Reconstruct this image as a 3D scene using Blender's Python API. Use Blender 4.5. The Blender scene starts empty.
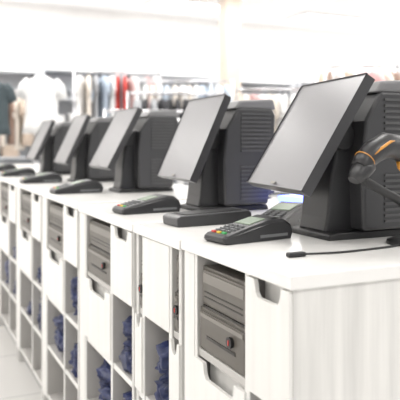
import bpy, bmesh, math, random
from mathutils import Vector, Matrix, noise
random.seed(4)
sc = bpy.context.scene
sc.view_settings.view_transform = 'Standard'
sc.view_settings.look = 'None'
sc.view_settings.exposure = 0.0
COL = sc.collection

# ---------------------------------------------------------------- materials
def mat(name, col, rough=0.5, metal=0.0, emis=None, estr=0.0, noise_scale=None, noise_amt=0.0, stretch=(1,1,1), bump=0.0, spec=0.5):
    m = bpy.data.materials.new(name); m.use_nodes = True
    nt = m.node_tree; b = nt.nodes['Principled BSDF']
    b.inputs['Base Color'].default_value = (*col, 1)
    b.inputs['Roughness'].default_value = rough
    b.inputs['Metallic'].default_value = metal
    b.inputs['Specular IOR Level'].default_value = spec
    if emis:
        b.inputs['Emission Color'].default_value = (*emis, 1)
        b.inputs['Emission Strength'].default_value = estr
    if noise_scale:
        tc = nt.nodes.new('ShaderNodeTexCoord'); mp = nt.nodes.new('ShaderNodeMapping')
        mp.inputs['Scale'].default_value = stretch
        n = nt.nodes.new('ShaderNodeTexNoise'); n.inputs['Scale'].default_value = noise_scale
        n.inputs['Detail'].default_value = 6
        r = nt.nodes.new('ShaderNodeValToRGB')
        r.color_ramp.elements[0].position = 0.3; r.color_ramp.elements[1].position = 0.7
        lo = tuple(max(0, c*(1-noise_amt)) for c in col); hi = tuple(min(1, c*(1+noise_amt*0.4)) for c in col)
        r.color_ramp.elements[0].color = (*lo, 1); r.color_ramp.elements[1].color = (*hi, 1)
        nt.links.new(tc.outputs['Object'], mp.inputs['Vector']); nt.links.new(mp.outputs['Vector'], n.inputs['Vector'])
        nt.links.new(n.outputs['Fac'], r.inputs['Fac']); nt.links.new(r.outputs['Color'], b.inputs['Base Color'])
        if bump:
            bp = nt.nodes.new('ShaderNodeBump'); bp.inputs['Strength'].default_value = bump; bp.inputs['Distance'].default_value = 0.002
            nt.links.new(n.outputs['Fac'], bp.inputs['Height']); nt.links.new(bp.outputs['Normal'], b.inputs['Normal'])
    return m

M_LAM  = mat('white_laminate', (.80,.79,.765), .35, noise_scale=8, noise_amt=.06, stretch=(5,5,.3))
M_GRAIN= mat('pale_woodgrain', (.74,.73,.705), .45, noise_scale=7, noise_amt=.18, stretch=(6,6,.3), bump=.1)
M_TOP  = mat('counter_top_white', (.84,.83,.81), .20, noise_scale=20, noise_amt=.02)
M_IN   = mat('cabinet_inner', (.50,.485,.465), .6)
M_PLA  = mat('charcoal_plastic', (.026,.026,.028), .34, noise_scale=400, noise_amt=.12, bump=.1)
M_PLA2 = mat('dark_grey_plastic', (.043,.043,.046), .36)
M_CAP  = mat('painted_lit_cap', (.17,.17,.175), .4)  # top of the dark housing; the light it reflects is mixed into this grey
M_VENT = mat('vent_slats', (.075,.075,.077), .45)
M_SCR  = mat('screen_glass_off', (.14,.137,.148), .30, spec=.65)
M_BLK  = mat('black_rubber', (.012,.012,.013), .5)
M_TAU  = mat('taupe_metal', (.105,.094,.08), .42, noise_scale=60, noise_amt=.06)
M_TAUD = mat('taupe_dark', (.03,.027,.024), .5)
M_TAUL = mat('taupe_light', (.20,.185,.165), .4)
M_KEY  = mat('key_grey', (.16,.165,.17), .5)
M_RED  = mat('key_red', (.6,.05,.04), .45)
M_YEL  = mat('key_yellow', (.7,.5,.04), .45)
M_GRN  = mat('key_green', (.06,.4,.12), .45)
M_LCD  = mat('lcd_panel', (.22,.26,.22), .25, emis=(.5,.65,.35), estr=.12)
M_ORG  = mat('orange_trim', (.62,.27,.04), .35)
M_BAG  = mat('navy_bag_fabric', (.008,.018,.09), .5, noise_scale=25, noise_amt=.5, bump=.4)
M_WHT  = mat('white_plastic', (.85,.85,.85), .35)
M_LED  = mat('blue_led', (.1,.15,.9), .4, emis=(.16,.22,1.0), estr=4.5)
M_CHR  = mat('chrome_tube', (.6,.6,.62), .25, 1.0)
M_WALL = mat('wall_paint', (.90,.89,.88), .8, noise_scale=3, noise_amt=.03)
M_CEIL = mat('ceiling_paint', (.94,.94,.94), .9, noise_scale=3, noise_amt=.02)
M_LAMP = mat('ceiling_lamp_diffuser', (1,1,1), .5, emis=(1,.98,.95), estr=3.0)
M_TAN  = mat('tan_column_paint', (.62,.53,.45), .6, noise_scale=6, noise_amt=.06)
M_SHELF= mat('shelf_blue_grey', (.52,.54,.57), .5)

# floor tiles
M_FLR = bpy.data.materials.new('floor_tiles'); M_FLR.use_nodes = True
nt = M_FLR.node_tree; b = nt.nodes['Principled BSDF']; b.inputs['Roughness'].default_value = .25
tc = nt.nodes.new('ShaderNodeTexCoord'); br = nt.nodes.new('ShaderNodeTexBrick')
br.offset = 0; br.inputs['Scale'].default_value = 1.0
br.inputs['Brick Width'].default_value = .6; br.inputs['Row Height'].default_value = .6
br.inputs['Mortar Size'].default_value = .004
br.inputs['Color1'].default_value = (.68,.67,.66,1); br.inputs['Color2'].default_value = (.72,.71,.69,1); br.inputs['Mortar'].default_value = (.45,.45,.45,1)
nt.links.new(tc.outputs['Object'], br.inputs['Vector']); nt.links.new(br.outputs['Color'], b.inputs['Base Color'])

# ---------------------------------------------------------------- helpers
def empty(name, loc=(0,0,0), rz=0):
    e = bpy.data.objects.new(name, None); e.location = loc; e.rotation_euler = (0,0,rz)
    e.empty_display_size = .1; COL.objects.link(e); return e

def finish(name, bm, mats, parent=None, smooth=False, bevel=0, seg=2):
    bmesh.ops.recalc_face_normals(bm, faces=bm.faces[:])
    me = bpy.data.meshes.new(name); bm.to_mesh(me); bm.free()
    if not isinstance(mats, (list,tuple)): mats = [mats]
    for m in mats: me.materials.append(m)
    o = bpy.data.objects.new(name, me); COL.objects.link(o)
    if parent: o.parent = parent
    if smooth:
        for p in me.polygons: p.use_smooth = True
    if bevel:
        md = o.modifiers.new('bevel','BEVEL'); md.width = bevel; md.segments = seg; md.limit_method='ANGLE'; md.angle_limit=math.radians(35)
    return o

def bm_box(bm, x0,x1,y0,y1,z0,z1, mi=0):
    vs = [bm.verts.new(p) for p in ((x0,y0,z0),(x1,y0,z0),(x1,y1,z0),(x0,y1,z0),(x0,y0,z1),(x1,y0,z1),(x1,y1,z1),(x0,y1,z1))]
    for f in ((0,3,2,1),(4,5,6,7),(0,1,5,4),(1,2,6,5),(2,3,7,6),(3,0,4,7)):
        fc = bm.faces.new([vs[i] for i in f]); fc.material_index = mi
    return vs

def box(name, x0,x1,y0,y1,z0,z1, m, parent=None, bevel=0):
    bm = bmesh.new(); bm_box(bm, x0,x1,y0,y1,z0,z1)
    return finish(name, bm, m, parent, bevel=bevel)

def bm_prism(bm, pts, axis, a0, a1, mi=0):
    def P(p, a):
        return (p[0], a, p[1]) if axis == 'y' else (a, p[0], p[1])
    A = [bm.verts.new(P(p,a0)) for p in pts]; B = [bm.verts.new(P(p,a1)) for p in pts]
    n = len(pts)
    fs = [bm.faces.new(A), bm.faces.new(B[::-1])]
    for i in range(n):
        fs.append(bm.faces.new([A[i], B[i], B[(i+1)%n], A[(i+1)%n]]))
    for f in fs: f.material_index = mi
    return fs

def bm_loft(bm, pts, radii, n=16, up=Vector((0,0,1)), mi=0, wob=None, cap=True):
    rings = []
    P = [Vector(p) for p in pts]
    for i, p in enumerate(P):
        t = (P[min(i+1,len(P)-1)] - P[max(i-1,0)]).normalized()
        s = t.cross(up)
        if s.length < 1e-4: s = Vector((1,0,0))
        s.normalize(); u = s.cross(t).normalized()
        a, b_ = radii[i] if isinstance(radii[i], (tuple,list)) else (radii[i], radii[i])
        ring = []
        for k in range(n):
            an = 2*math.pi*k/n
            w = wob(i, an) if wob else 1
            ring.append(bm.verts.new(p + s*(a*w*math.cos(an)) + u*(b_*w*math.sin(an))))
        rings.append(ring)
    for i in range(len(rings)-1):
        for k in range(n):
            f = bm.faces.new([rings[i][k], rings[i][(k+1)%n], rings[i+1][(k+1)%n], rings[i+1][k]])
            f.material_index = mi; f.smooth = True
    if cap:
        bm.faces.new(rings[0][::-1]).material_index = mi
        bm.faces.new(rings[-1]).material_index = mi

def tube(name, pts, r, m, parent=None, n=10):
    cu = bpy.data.curves.new(name, 'CURVE'); cu.dimensions='3D'; cu.bevel_depth=r; cu.bevel_resolution=3; cu.resolution_u=10
    sp = cu.splines.new('NURBS'); sp.points.add(len(pts)-1)
    for i,p in enumerate(pts): sp.points[i].co = (*p,1)
    sp.use_endpoint_u = True; sp.order_u = min(4,len(pts)); cu.materials.append(m); cu.use_fill_caps=True
    o = bpy.data.objects.new(name, cu); COL.objects.link(o)
    if parent: o.parent = parent
    return o

# ---------------------------------------------------------------- room shell
CZ = 1.158; TOP = .95
box('floor', -3,10.2,-3,10.2,-.05,0, M_FLR)
box('ceiling', -3,10.2,-3,10.2,3.3,3.4, M_CEIL)
box('wall_back', -3,10.2,10.0,10.2,0,3.3, M_WALL)
box('wall_right', 10.0,10.2,-3,10.0,0,3.3, M_WALL)
box('wall_left', -3.2,-3,-3,10.2,0,3.3, M_WALL)
box('baseboard_back', -3,10,9.98,10.0,0,.1, M_WHT)

# ---------------------------------------------------------------- counters
FX = .5525; BX = 1.27
def notch_front(bm, y0,y1,z0,z1, x0,x1, mi=0):
    w = y1-y0; a = y0+w*.18; b_ = y0+w*.80; d = min(.03,(z1-z0)*.3)
    pts = [(y0,z0),(y1,z0),(y1,z1),(b_,z1),(b_-.006,z1-d*.75),(b_-.014,z1-d),(a+.014,z1-d),(a+.006,z1-d*.75),(a,z1),(y0,z1)]
    bm_prism(bm, pts, 'x', x0, x1, mi)

def counter(y0, y1, segs, dz=0.0):
    e = empty('checkout_counter', (0,0,0))
    L = y1-y0; T = .016; zt = TOP+dz
    box('top_slab', FX,BX,y0,y1,zt-.0235,zt, M_TOP, e, bevel=.002)
    bm = bmesh.new()
    fx = FX+.008; ya=y0+.006; yb=y1-.006; zb=zt-.0235
    bm_box(bm, fx,BX-.01, ya,ya+T, 0,zb)
    bm_box(bm, fx,BX-.01, yb-T,yb, 0,zb)
    finish('end_panels', bm, M_GRAIN, e, bevel=.0008)
    bm = bmesh.new()
    bm_box(bm, BX-.024,BX-.012, ya+T,yb-T, .0,zb)
    bm_box(bm, fx+.05,fx+.065, ya+T,yb-T, 0,.08)
    for z in (.08,.29,.50,.715):
        bm_box(bm, fx+.004,BX-.024, ya+T,yb-T, z,z+T)
    for f0,f1,t in segs[:-1]:
        yy = y0+f1*L
        bm_box(bm, fx+.001,BX-.024, yy-T/2,yy+T/2, .08,zb)
    finish('carcass', bm, M_IN, e, bevel=.0008)
    bm = bmesh.new()
    for z in (.08,.29,.50):
        bm_box(bm, fx+.002,fx+.004, ya+T,yb-T, z,z+T)
    for f0,f1,t in segs[:-1]:
        yy = y0+f1*L
        bm_box(bm, fx-.001,fx+.001, yy-T/2,yy+T/2, .08,zb)
    finish('edge_banding', bm, M_LAM, e)
    bm = bmesh.new(); bd = bmesh.new()
    for f0,f1,t in segs:
        a = max(ya+.002, y0+f0*L+.003); c = min(yb-.002, y0+f1*L-.003)
        if t == 'drawer':
            notch_front(bm, a,c, .722,zb-.004, fx-.006,fx+.003)
            bm_box(bd, fx+.022,fx+.40, a+.02,c-.02, .735,zb-.002)
        elif t == 'plain':
            bm_box(bm, fx-.004,fx+.003, a,c, .722,zb-.002)
        elif t == 'panel':
            bm_box(bm, fx-.003,fx+.003, a,c, .08,zb-.001)
        elif t == 'bay':
            notch_front(bm, a,c, .52,.712, fx-.006,fx+.003)
            bm_box(bd, fx+.022,fx+.40, a+.02,c-.02, .53,.713)
    finish('fronts', bm, M_LAM, e, bevel=.001)
    finish('drawer_boxes', bd, M_LAM, e)
    for f0,f1,t in segs:
        a = y0+f0*L+.010; c = y0+f1*L-.010
        if f0 == 0: a += .014
        if f1 == 1: c -= .014
        if t == 'bay':
            cash_drawer(a, c, .7312, fx+.006)
            bag_pile(a+.004,c-.004,.3065,fx+.03)
        if t in ('drawer','plain'):
            for z in (.5165,.3065):
                bag_pile(a+.004,c-.004,z,fx+.03)
    return e

def cash_drawer(y0,y1,z,x):
    e = empty('cash_drawer', (x,(y0+y1)/2,z)); w=(y1-y0)/2
    bm = bmesh.new()
    bm_box(bm, 0,.40,-w,w,0,.088)
    bm_box(bm, .004,.36,-w+.004,w-.004,.092,.172)
    bm_box(bm, -.004,.0,-w+.006,w-.006,.006,.082)
    bm_box(bm, .0,.004,-w+.01,w-.01,.098,.166)
    finish('housing', bm, M_TAU, e, bevel=.002)
    bm = bmesh.new()
    bm_box(bm, .002,.36,-w+.008,w-.008,.088,.092)
    for i in range(2):
        z0=.110+i*.010
        bm_box(bm, -.001,.0005,-w+.02,w-.02,z0,z0+.0025)
    bm_box(bm, -.0055,-.0035,-w*.6,w*.6,.03,.036)
    finish('slots', bm, M_TAUD, e)
    bm = bmesh.new()
    bm_box(bm, -.0015,.001,-w+.014,w-.014,.140,.160)
    bm_box(bm, -.006,-.003,-w+.01,w-.01,.070,.078)
    finish('light_trim', bm, M_TAUL, e)
    bm = bmesh.new()
    bmesh.ops.create_cone(bm, cap_ends=True, segments=20, radius1=.011, radius2=.010, depth=.008, matrix=Matrix.Translation((-.007,-w*.45,.052))@Matrix.Rotation(math.pi/2,4,'Y'))
    finish('lock', bm, M_BLK, e)
    bm = bmesh.new(); bm_box(bm, -.0125,-.0108,-w*.45-.0012,-w*.45+.0012,.047,.057)
    finish('key_slot', bm, M_RED, e)

bagseed = [0]
def bag_pile(y0,y1,z,x):
    w=(y1-y0)/2
    if w < .03: return
    e = empty('blue_bag_pile', (x,(y0+y1)/2,z))
    bm = bmesh.new(); bagseed[0]+=1
    full = random.choice([2,3,4,4])
    for j in range(full):
        s = Vector((.10, min(w*.95,.13), .05 - j*.004))
        c = Vector((.06+random.uniform(0,.03), random.uniform(-1,1)*max(0,w-s.y), .03+.030*j))
        r = bmesh.ops.create_icosphere(bm, subdivisions=4, radius=1)
        for v in r['verts']:
            d = v.co.copy()
            nn = noise.fractal(d*2.2+Vector((bagseed[0]*3.1+j*7,0,0)), 1.0, 2.0, 4)
            rd = abs(noise.noise(d*3.5+Vector((j*5,bagseed[0],2))))
            k = 1+.30*nn-.35*rd
            p = Vector((d.x*s.x*k, d.y*s.y*k, d.z*s.z*k))+c
            p.z = max(p.z, 0.0005); p.y = max(-w+.002,min(w-.002,p.y)); p.x = max(-.024,p.x)
            v.co = p
    for f in bm.faces: f.smooth=True
    finish('bags', bm, M_BAG, e)

STD = [(0,.35,'drawer'),(.35,.86,'bay'),(.86,1,'panel')]
counter(.846,1.281, STD, 0)
counter(1.290,1.600,[(0,.22,'bay'),(.22,.80,'plain'),(.80,1,'bay')], -.004)
for a,b_ in ((1.609,2.18),(2.19,2.82),(2.83,3.50),(3.51,4.24),(4.25,5.0),(5.01,5.76),(5.77,6.5)):
    counter(a,b_,STD,-.004 if a<2 else 0)

# ---------------------------------------------------------------- POS terminals
def pos_terminal(y, tilt, yaw, dz=0):
    e = empty('pos_terminal', (.77,y,TOP+dz))
    bm = bmesh.new()
    prof = [(.066,0),(.062,.018),(.068,.045),(.076,.13),(.100,.235),(.125,.262),(.17,.262),(.17,.0)]
    bm_prism(bm, prof, 'y', -.055,.048)
    finish('pedestal', bm, M_PLA, e, bevel=.006, seg=3)
    bm = bmesh.new(); bm_prism(bm, [(.050,0),(.052,.012),(.07,.016),(.29,.016),(.295,0)], 'y', -.085,.07)
    finish('foot', bm, M_BLK, e, bevel=.003)
    bm = bmesh.new()
    prof = [(.13,.018),(.125,.16),(.135,.255),(.178,.322),(.300,.322),(.312,.30),(.305,.16),(.285,.018)]
    bm_prism(bm, prof, 'y', -.10,.10)
    finish('rear_housing', bm, M_PLA2, e, bevel=.008, seg=3)
    bm = bmesh.new()
    bm_prism(bm, [(.165,.318),(.185,.345),(.305,.352),(.316,.318)], 'y', -.098,.098)
    finish('top_cap', bm, M_CAP, e, bevel=.008, seg=3)
    bm = bmesh.new()
    for (za,zb,n) in ((.185,.30,10),(.035,.135,9)):
        for i in range(n):
            z = za+(zb-za)*i/(n-1)
            for sgn in (-1,1):
                ya = .1*sgn; yb = .1035*sgn
                bm_box(bm, .185,.292, min(ya,yb),max(ya,yb), z,z+(zb-za)/n*.5)
    for i in range(12):
        z=.05+i*.021
        bm_box(bm, .292+.0, .318, -.08,.08, z,z+.009)
    finish('vent_slats', bm, M_VENT, e)
    # monitor
    cz = .2255; t = math.radians(tilt)
    cx = .12 - .1385*math.sin(t)
    H=.1385; W=.155
    bm = bmesh.new()
    bm_box(bm, -.012,.012,-W,W,-H,H)
    bm.faces.ensure_lookup_table()
    fr = [f for f in bm.faces if abs(f.calc_center_median().x+.012)<1e-5][0]
    r = bmesh.ops.inset_region(bm, faces=[fr], thickness=.017)
    for v in fr.verts:
        v.co.z += .002
    r = bmesh.ops.extrude_face_region(bm, geom=[fr])
    nv = [g for g in r['geom'] if isinstance(g,bmesh.types.BMVert)]
    nf = [g for g in r['geom'] if isinstance(g,bmesh.types.BMFace)]
    for v in nv: v.co.x += .003
    if fr.is_valid: bmesh.ops.delete(bm, geom=[fr], context='FACES_ONLY')
    for f in nf: f.material_index = 1
    mo = finish('monitor', bm, [M_PLA2,M_SCR], e, bevel=.0025)
    mo.location=(cx,0,cz); mo.rotation_euler=(0,t,math.radians(-yaw))
    bm = bmesh.new()
    A=[(.012,-.14,-.125),(.012,.14,-.125),(.012,.14,.125),(.012,-.14,.125)]
    B=[(.030,-.09,-.08),(.030,.09,-.08),(.030,.09,.07),(.030,-.09,.07)]
    va=[bm.verts.new(p) for p in A]; vb=[bm.verts.new(p) for p in B]
    bm.faces.new(va[::-1]); bm.faces.new(vb)
    for i in range(4): bm.faces.new([va[i],va[(i+1)%4],vb[(i+1)%4],vb[i]])
    bo = finish('monitor_back', bm, M_PLA, e, bevel=.003); bo.location=mo.location; bo.rotation_euler=mo.rotation_euler
    bm = bmesh.new(); bmesh.ops.create_cone(bm, cap_ends=True, segments=24, radius1=.03, radius2=.03, depth=.13, matrix=Matrix.Translation((.105,0,.222))@Matrix.Rotation(math.pi/2,4,'X'))
    finish('tilt_hinge', bm, M_BLK, e, smooth=False, bevel=.002)
    bm = bmesh.new(); bm_box(bm, -.0128,-.0118,-.012,.012,-.132,-.126)
    lo = finish('badge', bm, M_TAUL, e); lo.location=mo.location; lo.rotation_euler=mo.rotation_euler
    return e
pos_terminal(1.195,31.5,9)
pos_terminal(1.845,24,3,-.004)
pos_terminal(2.63,28,1)
pos_terminal(3.41,25,1)
pos_terminal(4.27,25,0)

# ---------------------------------------------------------------- card terminals
def card_terminal(x,y,rz,s=1.0,dz=0):
    e = empty('card_payment_terminal', (x,y,TOP+dz), rz); e.scale=(s,s,s)
    bm = bmesh.new()
    base=[(-.098,.0),(-.106,.008),(-.104,.016),(-.096,.022),(-.02,.0395),(.03,.050),(.052,.054),(.078,.050),(.097,.037),(.104,.020),(.098,0)]
    stat = [(-.042,.80),(-.040,.93),(-.034,1.0),(.034,1.0),(.040,.93),(.042,.80)]
    rows=[]
    for v,k in stat:
        rows.append([bm.verts.new((u*(1-.03*(1-k)/.2), v*(1-.10*math.exp(-((u-.0)/.04)**2)), z*k)) for u,z in base])
    n=len(base)
    for i in range(len(rows)-1):
        for j in range(n):
            bm.faces.new([rows[i][j],rows[i+1][j],rows[i+1][(j+1)%n],rows[i][(j+1)%n]])
    bm.faces.new(rows[0]); bm.faces.new(rows[-1][::-1])
    finish('body', bm, M_PLA, e, bevel=.003, seg=2)
    k=.0175/.076
    def onslope(u): return .022+ (u+.096)*k
    bm = bmesh.new()
    for i in range(5):
        for j in range(3):
            u = -.089+i*.0125; v=-.020+j*.020; mi=0
            if i==0: mi=[3,2,1][j]
            z=onslope(u)
            bm_box(bm,u-.0036,u+.0036,v-.0066,v+.0066,z-.002,z+.0035,mi)
    finish('keys', bm, [M_KEY,M_RED,M_YEL,M_GRN], e, bevel=.001)
    bm = bmesh.new()
    bm_prism(bm,[(-.022,.037),(.026,.047),(.026,.0512),(-.022,.0412)],'y',-.027,.027)
    finish('display', bm, M_LCD, e)
    bm = bmesh.new(); bm_box(bm,.0,.085,-.0425,-.036,.008,.015)
    finish('card_slot', bm, M_KEY, e)
card_terminal(.680,1.205,.16,.90)
card_terminal(.685,1.850,.12,.96,-.004)
card_terminal(.665,2.64,.1,1.0)
card_terminal(.665,3.39,.1,1.0)
card_terminal(.665,4.12,.1,1.0)
card_terminal(.665,4.85,.1,1.0)
card_terminal(.905,1.42,.55,1.0,-.004)

# docking tray on second counter
e = empty('docking_tray', (.735,1.525,TOP-.004), .06)
bm = bmesh.new(); bm_prism(bm,[(-.11,0),(-.112,.022),(-.1,.028),(.1,.034),(.11,.028),(.11,0)],'y',-.045,.045)
finish('tray_body', bm, M_PLA2, e, bevel=.004, seg=3)
bm = bmesh.new(); bm_prism(bm,[(-.085,.0288),(-.085,.0300),(.085,.0350),(.085,.0335)],'y',-.032,.032)
finish('tray_pad', bm, M_BLK, e)

# blue led device
e = empty('led_indicator_box', (1.125,1.66,TOP-.004), .2)
box('case', -.06,.06,-.05,.05,0,.028, M_WHT, e, bevel=.006)
box('led_strip', -.062,.062,-.046,.046,.029,.050, M_LED, e, bevel=.003)

# cable with small plug
e = empty('cable_with_plug', (0,0,0))
bm = bmesh.new(); bm_box(bm,.635,.672,.977,.992,TOP,TOP+.009)
finish('plug', bm, M_BLK, e, bevel=.003)
tube('cable', [(.672,.985,TOP+.004),(.70,.987,TOP+.0025),(.75,.975,TOP+.0025),(.82,.985,TOP+.0025),(.90,.99,TOP+.0025),(1.0,1.03,TOP+.0025),(1.15,1.02,TOP+.0025)], .0020, M_BLK, e)

# ---------------------------------------------------------------- barcode scanner (gun in stand)
e = empty('barcode_scanner', (.850,.985,TOP))
bm = bmesh.new()
bm_loft(bm, [(.10,.03,0),(.10,.03,.008),(.10,.03,.014)], [.045,.044,.030], 28)
finish('stand_base', bm, M_BLK, e)
tube('stand_arm', [(.10,.03,.01),(.105,.03,.05),(.085,.02,.085),(.03,.01,.105),(-.02,.0,.125),(-.052,0,.143)], .009, M_BLK, e)
bm = bmesh.new()
bm_loft(bm, [(-.066,0,.136),(-.056,0,.146),(-.044,0,.158),(-.034,0,.166)], [(.014,.010),(.022,.015),(.025,.018),(.024,.017)], 24)
finish('cradle', bm, M_PLA, e)
bm = bmesh.new()
bm_loft(bm, [(-.052,0,.163),(-.042,0,.172),(-.018,0,.191),(.012,0,.203),(.04,0,.200),(.068,0,.182),(.095,0,.150),(.118,0,.115),(.128,0,.098)],
        [(.020,.013),(.025,.018),(.026,.023),(.024,.026),(.020,.025),(.016,.021),(.0155,.018),(.0155,.018),(.012,.013)], 28)
finish('gun_body', bm, M_PLA, e)
bm = bmesh.new()
for s in (-1,1):
    bm_loft(bm, [(-.034,s*.0225,.186),(-.018,s*.0235,.198),(.006,s*.0215,.2105),(.024,s*.018,.2125)], [(.002,.0012),(.0032,.003),(.0032,.003),(.0015,.0012)], 12)
bm_loft(bm, [(-.0395,0,.1755),(-.0385,0,.1762)], [(.0260,.0193),(.0262,.0195)], 28)
finish('orange_trim', bm, M_ORG, e)
bm = bmesh.new(); bm_loft(bm, [(.048,0,.172),(.050,0,.160),(.058,0,.150)], [(.006,.008),(.006,.006),(.005,.004)], 12, up=Vector((0,1,0)))
finish('trigger', bm, M_ORG, e)

# ---------------------------------------------------------------- garments and store fixtures
def garment_mesh(name, m, long_=.62, seed=0):
    bm = bmesh.new(); rnd = random.Random(seed)
    ph = rnd.uniform(0,6); k = rnd.choice([5,6,7])
    zs=[0,-.02,-.05,-.12,-.22,-.36,-.5,-long_]; ws=[.07,.10,.19,.215,.20,.19,.20,.225]; ds=[.03,.035,.04,.055,.055,.05,.05,.055]
    bm_loft(bm, [(0,0,z) for z in zs], list(zip(ws,ds)), 28, up=Vector((0,1,0)), wob=lambda i,an: 1+(.02+.012*i)*math.sin(k*an+ph+i*.2))
    for s in (-1,1):
        bm_loft(bm, [(s*.15,0,-.06),(s*.22,0,-.12),(s*.27,.0,-.24)], [(.06,.04),(.065,.035),(.06,.03)], 14, up=Vector((0,1,0)))
    me_o = finish(name, bm, m); me = me_o.data; bpy.data.objects.remove(me_o); return me

cols = dict(white=(.86,.86,.86), cream=(.75,.69,.62), pink=(.68,.45,.45), red=(.55,.07,.06), navy=(.04,.06,.12), black=(.03,.03,.035),
            grey=(.38,.39,.41), brown=(.30,.21,.17), teal=(.06,.08,.09), sky=(.48,.56,.66), tan=(.56,.46,.38))
GM = {}
for i,(k,c) in enumerate(cols.items()):
    GM[k] = garment_mesh('shirt_'+k, mat('fabric_'+k, c, .85, noise_scale=30, noise_amt=.15, bump=.2), .62, i)

def rack(x,y,rz,w,h,names,base=0.0):
    e = empty('clothing_rack', (x,y,0), rz)
    bm = bmesh.new()
    for s in (-1,1):
        bm_loft(bm, [(s*w/2,0,0.02),(s*w/2,0,h+.02)], [.014,.014], 10, up=Vector((0,1,0)))
        bm_loft(bm, [(s*w/2,-.25,.018),(s*w/2,.25,.018)], [.018,.018], 10)
    bm_loft(bm, [(-w/2,0,h),(w/2,0,h)], [.014,.014], 10)
    bm_loft(bm, [(-w/2,0,.18),(w/2,0,.18)], [.010,.010], 10)
    finish('frame', bm, M_CHR, e)
    n=len(names)
    for i,k in enumerate(names):
        px = -w/2+.09+(w-.18)*i/max(1,n-1)
        o = bpy.data.objects.new('garment_%d'%i, GM[k]); COL.objects.link(o); o.parent=e
        o.location=(px,0,h-.06); o.rotation_euler=(0,0,math.pi/2+random.uniform(-.25,.25)); o.scale=(1,.7,1+random.uniform(-.05,.15))
        tube('hanger_%d'%i, [(px,0,h-.07),(px,0,h-.02),(px,.006,h+.016),(px,-.02,h+.02)], .003, M_CHR, e)

def pick(lst,n): return [random.choice(lst) for _ in range(n)]
rack(2.55,6.0,-.3,1.0,1.66, pick(['black','navy','white','grey','black'],11))
rack(1.85,5.0,-.3,.7,1.42, pick(['white','cream','white','sky'],7))
rack(3.85,6.1,-.4,1.0,1.76, pick(['pink','white','white','cream'],10))
rack(4.40,5.5,-.5,.9,1.98, pick(['pink','brown','tan','cream','white'],9))
rack(3.3,7.5,-.4,1.2,1.95, pick(['grey','white','sky','cream'],12))
rack(5.6,6.6,-.5,1.1,2.15, pick(['black','grey','black','grey'],12))
rack(1.05,8.3,-.2,1.0,1.8, pick(['brown','tan','pink','cream'],9))
rack(2.75,8.6,-.2,1.2,2.15, ['white','cream','grey','sky','white','red','red','white','grey','pink','white'])
rack(6.4,8.6,-.2,1.4,2.0, pick(['pink','white','tan','sky'],13))

def shirt_stand(x,y,rz,k,h,s=1.0):
    e = empty('shirt_display_stand', (x,y,0), rz)
    bm = bmesh.new()
    bm_loft(bm, [(0,0,0),(0,0,.02),(0,0,.03)], [.16,.15,.02], 24)
    bm_loft(bm, [(0,0,.02),(0,0,h+.06)], [.014,.012], 12, up=Vector((0,1,0)))
    finish('pole', bm, M_CHR, e)
    o = bpy.data.objects.new('shirt', GM[k]); COL.objects.link(o); o.parent=e; o.location=(0,0,h); o.scale=(.85*s,1.6*s,s)
shirt_stand(1.38,7.0,-.2,'white',1.88)
shirt_stand(.86,6.9,-.2,'teal',1.80,.9)

# wall shelving with folded clothes
def shelving(x,y,rz,w,h,ks):
    e = empty('wall_shelving', (x,y,0), rz)
    bm = bmesh.new()
    for s in (-1,1): bm_box(bm, s*w/2-.02,s*w/2+.02,-.2,.2,0,h)
    nl=5
    for i in range(nl+1):
        z=.1+(h-.12)*i/nl; bm_box(bm,-w/2+.02,w/2-.02,-.2,.2,z,z+.025)
    bm_box(bm,-w/2+.02,w/2-.02,.18,.2,0,h)
    finish('frame', bm, M_SHELF, e)
    for i in range(nl):
        z=.1+(h-.12)*i/nl+.025
        for j in range(int(w/.32)):
            bm=bmesh.new(); cx=-w/2+.2+j*.32; zz=z
            for q in range(random.randint(3,6)):
                t=.035; bm_box(bm,cx-.12+random.uniform(-.01,.01),cx+.12,-.16,.1,zz,zz+t-.004); zz+=t
            finish('folded_stack_%d_%d'%(i,j), bm, bpy.data.materials['fabric_'+random.choice(ks)], e, bevel=.012, seg=2)
shelving(1.2,9.7,0,1.2,2.2,['cream','tan','white','pink'])
shelving(2.45,9.7,0,1.1,2.25,['grey','white','sky','grey'])
shelving(3.9,9.7,0,1.5,2.25,['grey','white','black','white'])
shelving(5.5,9.7,0,1.5,2.2,['cream','white','pink','grey'])
shelving(7.2,9.7,0,1.6,2.25,['grey','black','white','sky'])
shelving(8.9,9.7,0,1.6,2.25,['grey','black','tan','sky'])

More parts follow.
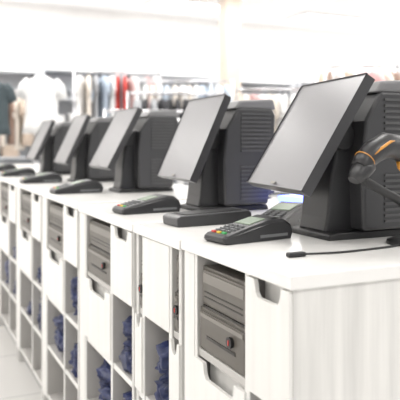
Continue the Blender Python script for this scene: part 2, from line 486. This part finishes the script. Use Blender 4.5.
def table(x,y,rz,ks):
    e = empty('display_table', (x,y,0), rz)
    bm=bmesh.new(); bm_box(bm,-.6,.6,-.4,.4,.80,.84)
    for a in (-.56,.52):
        for c in (-.36,.32): bm_box(bm,a,a+.04,c,c+.04,0,.80)
    bm_box(bm,-.55,.55,-.35,.35,.25,.28)
    finish('table_frame', bm, M_WHT, e, bevel=.004)
    for i in range(3):
        bm=bmesh.new(); zz=.841
        for q in range(random.randint(3,6)):
            bm_box(bm,-.5+i*.37,-.22+i*.37,-.15,.15,zz,zz+.03); zz+=.034
        finish('folded_stack_%d'%i, bm, bpy.data.materials['fabric_'+ks[i]], e, bevel=.012)
table(2.9,4.3,-.3,['white','cream','white'])
table(4.3,4.2,-.4,['white','white','pink'])
box('column_tan', 4.12,4.36,7.95,8.19,0,3.3, M_TAN, None, bevel=.01)

# ---------------------------------------------------------------- lights
def lamp(x,y,w,l,p):
    e = empty('ceiling_light', (x,y,3.28))
    box('housing', -w/2-.02,w/2+.02,-l/2-.02,l/2+.02,-.03,.019, M_WHT, e)
    box('diffuser', -w/2,w/2,-l/2,l/2,-.036,-.031, M_LAMP, e)
    ld = bpy.data.lights.new('panel_light','AREA'); ld.shape='RECTANGLE'; ld.size=w; ld.size_y=l; ld.energy=p; ld.color=(1,.98,.95)
    o = bpy.data.objects.new('panel_light', ld); COL.objects.link(o); o.parent=e; o.location=(0,0,-.05)
for x in (-1.2,1.4,4.0,6.6,8.8):
    for y in (-1,1.8,4.6,7.2,9.0):
        lamp(x,y,1.2,.6, 23 if y<3 else 34)
w = bpy.data.worlds.new('store_ambient'); sc.world = w; w.use_nodes=True
w.node_tree.nodes['Background'].inputs[0].default_value=(1,.99,.98,1); w.node_tree.nodes['Background'].inputs[1].default_value=.8

# ---------------------------------------------------------------- camera
cd = bpy.data.cameras.new('camera'); cam = bpy.data.objects.new('camera', cd); COL.objects.link(cam)
cd.sensor_width=36; cd.lens=57.6; cd.shift_y=-57/400
cam.location=(0,0,CZ); cam.rotation_euler=(math.pi/2,0,math.radians(-25.04))
cd.dof.use_dof=True; cd.dof.focus_distance=1.4; cd.dof.aperture_fstop=4.8
cd.clip_start=.05
sc.camera=cam
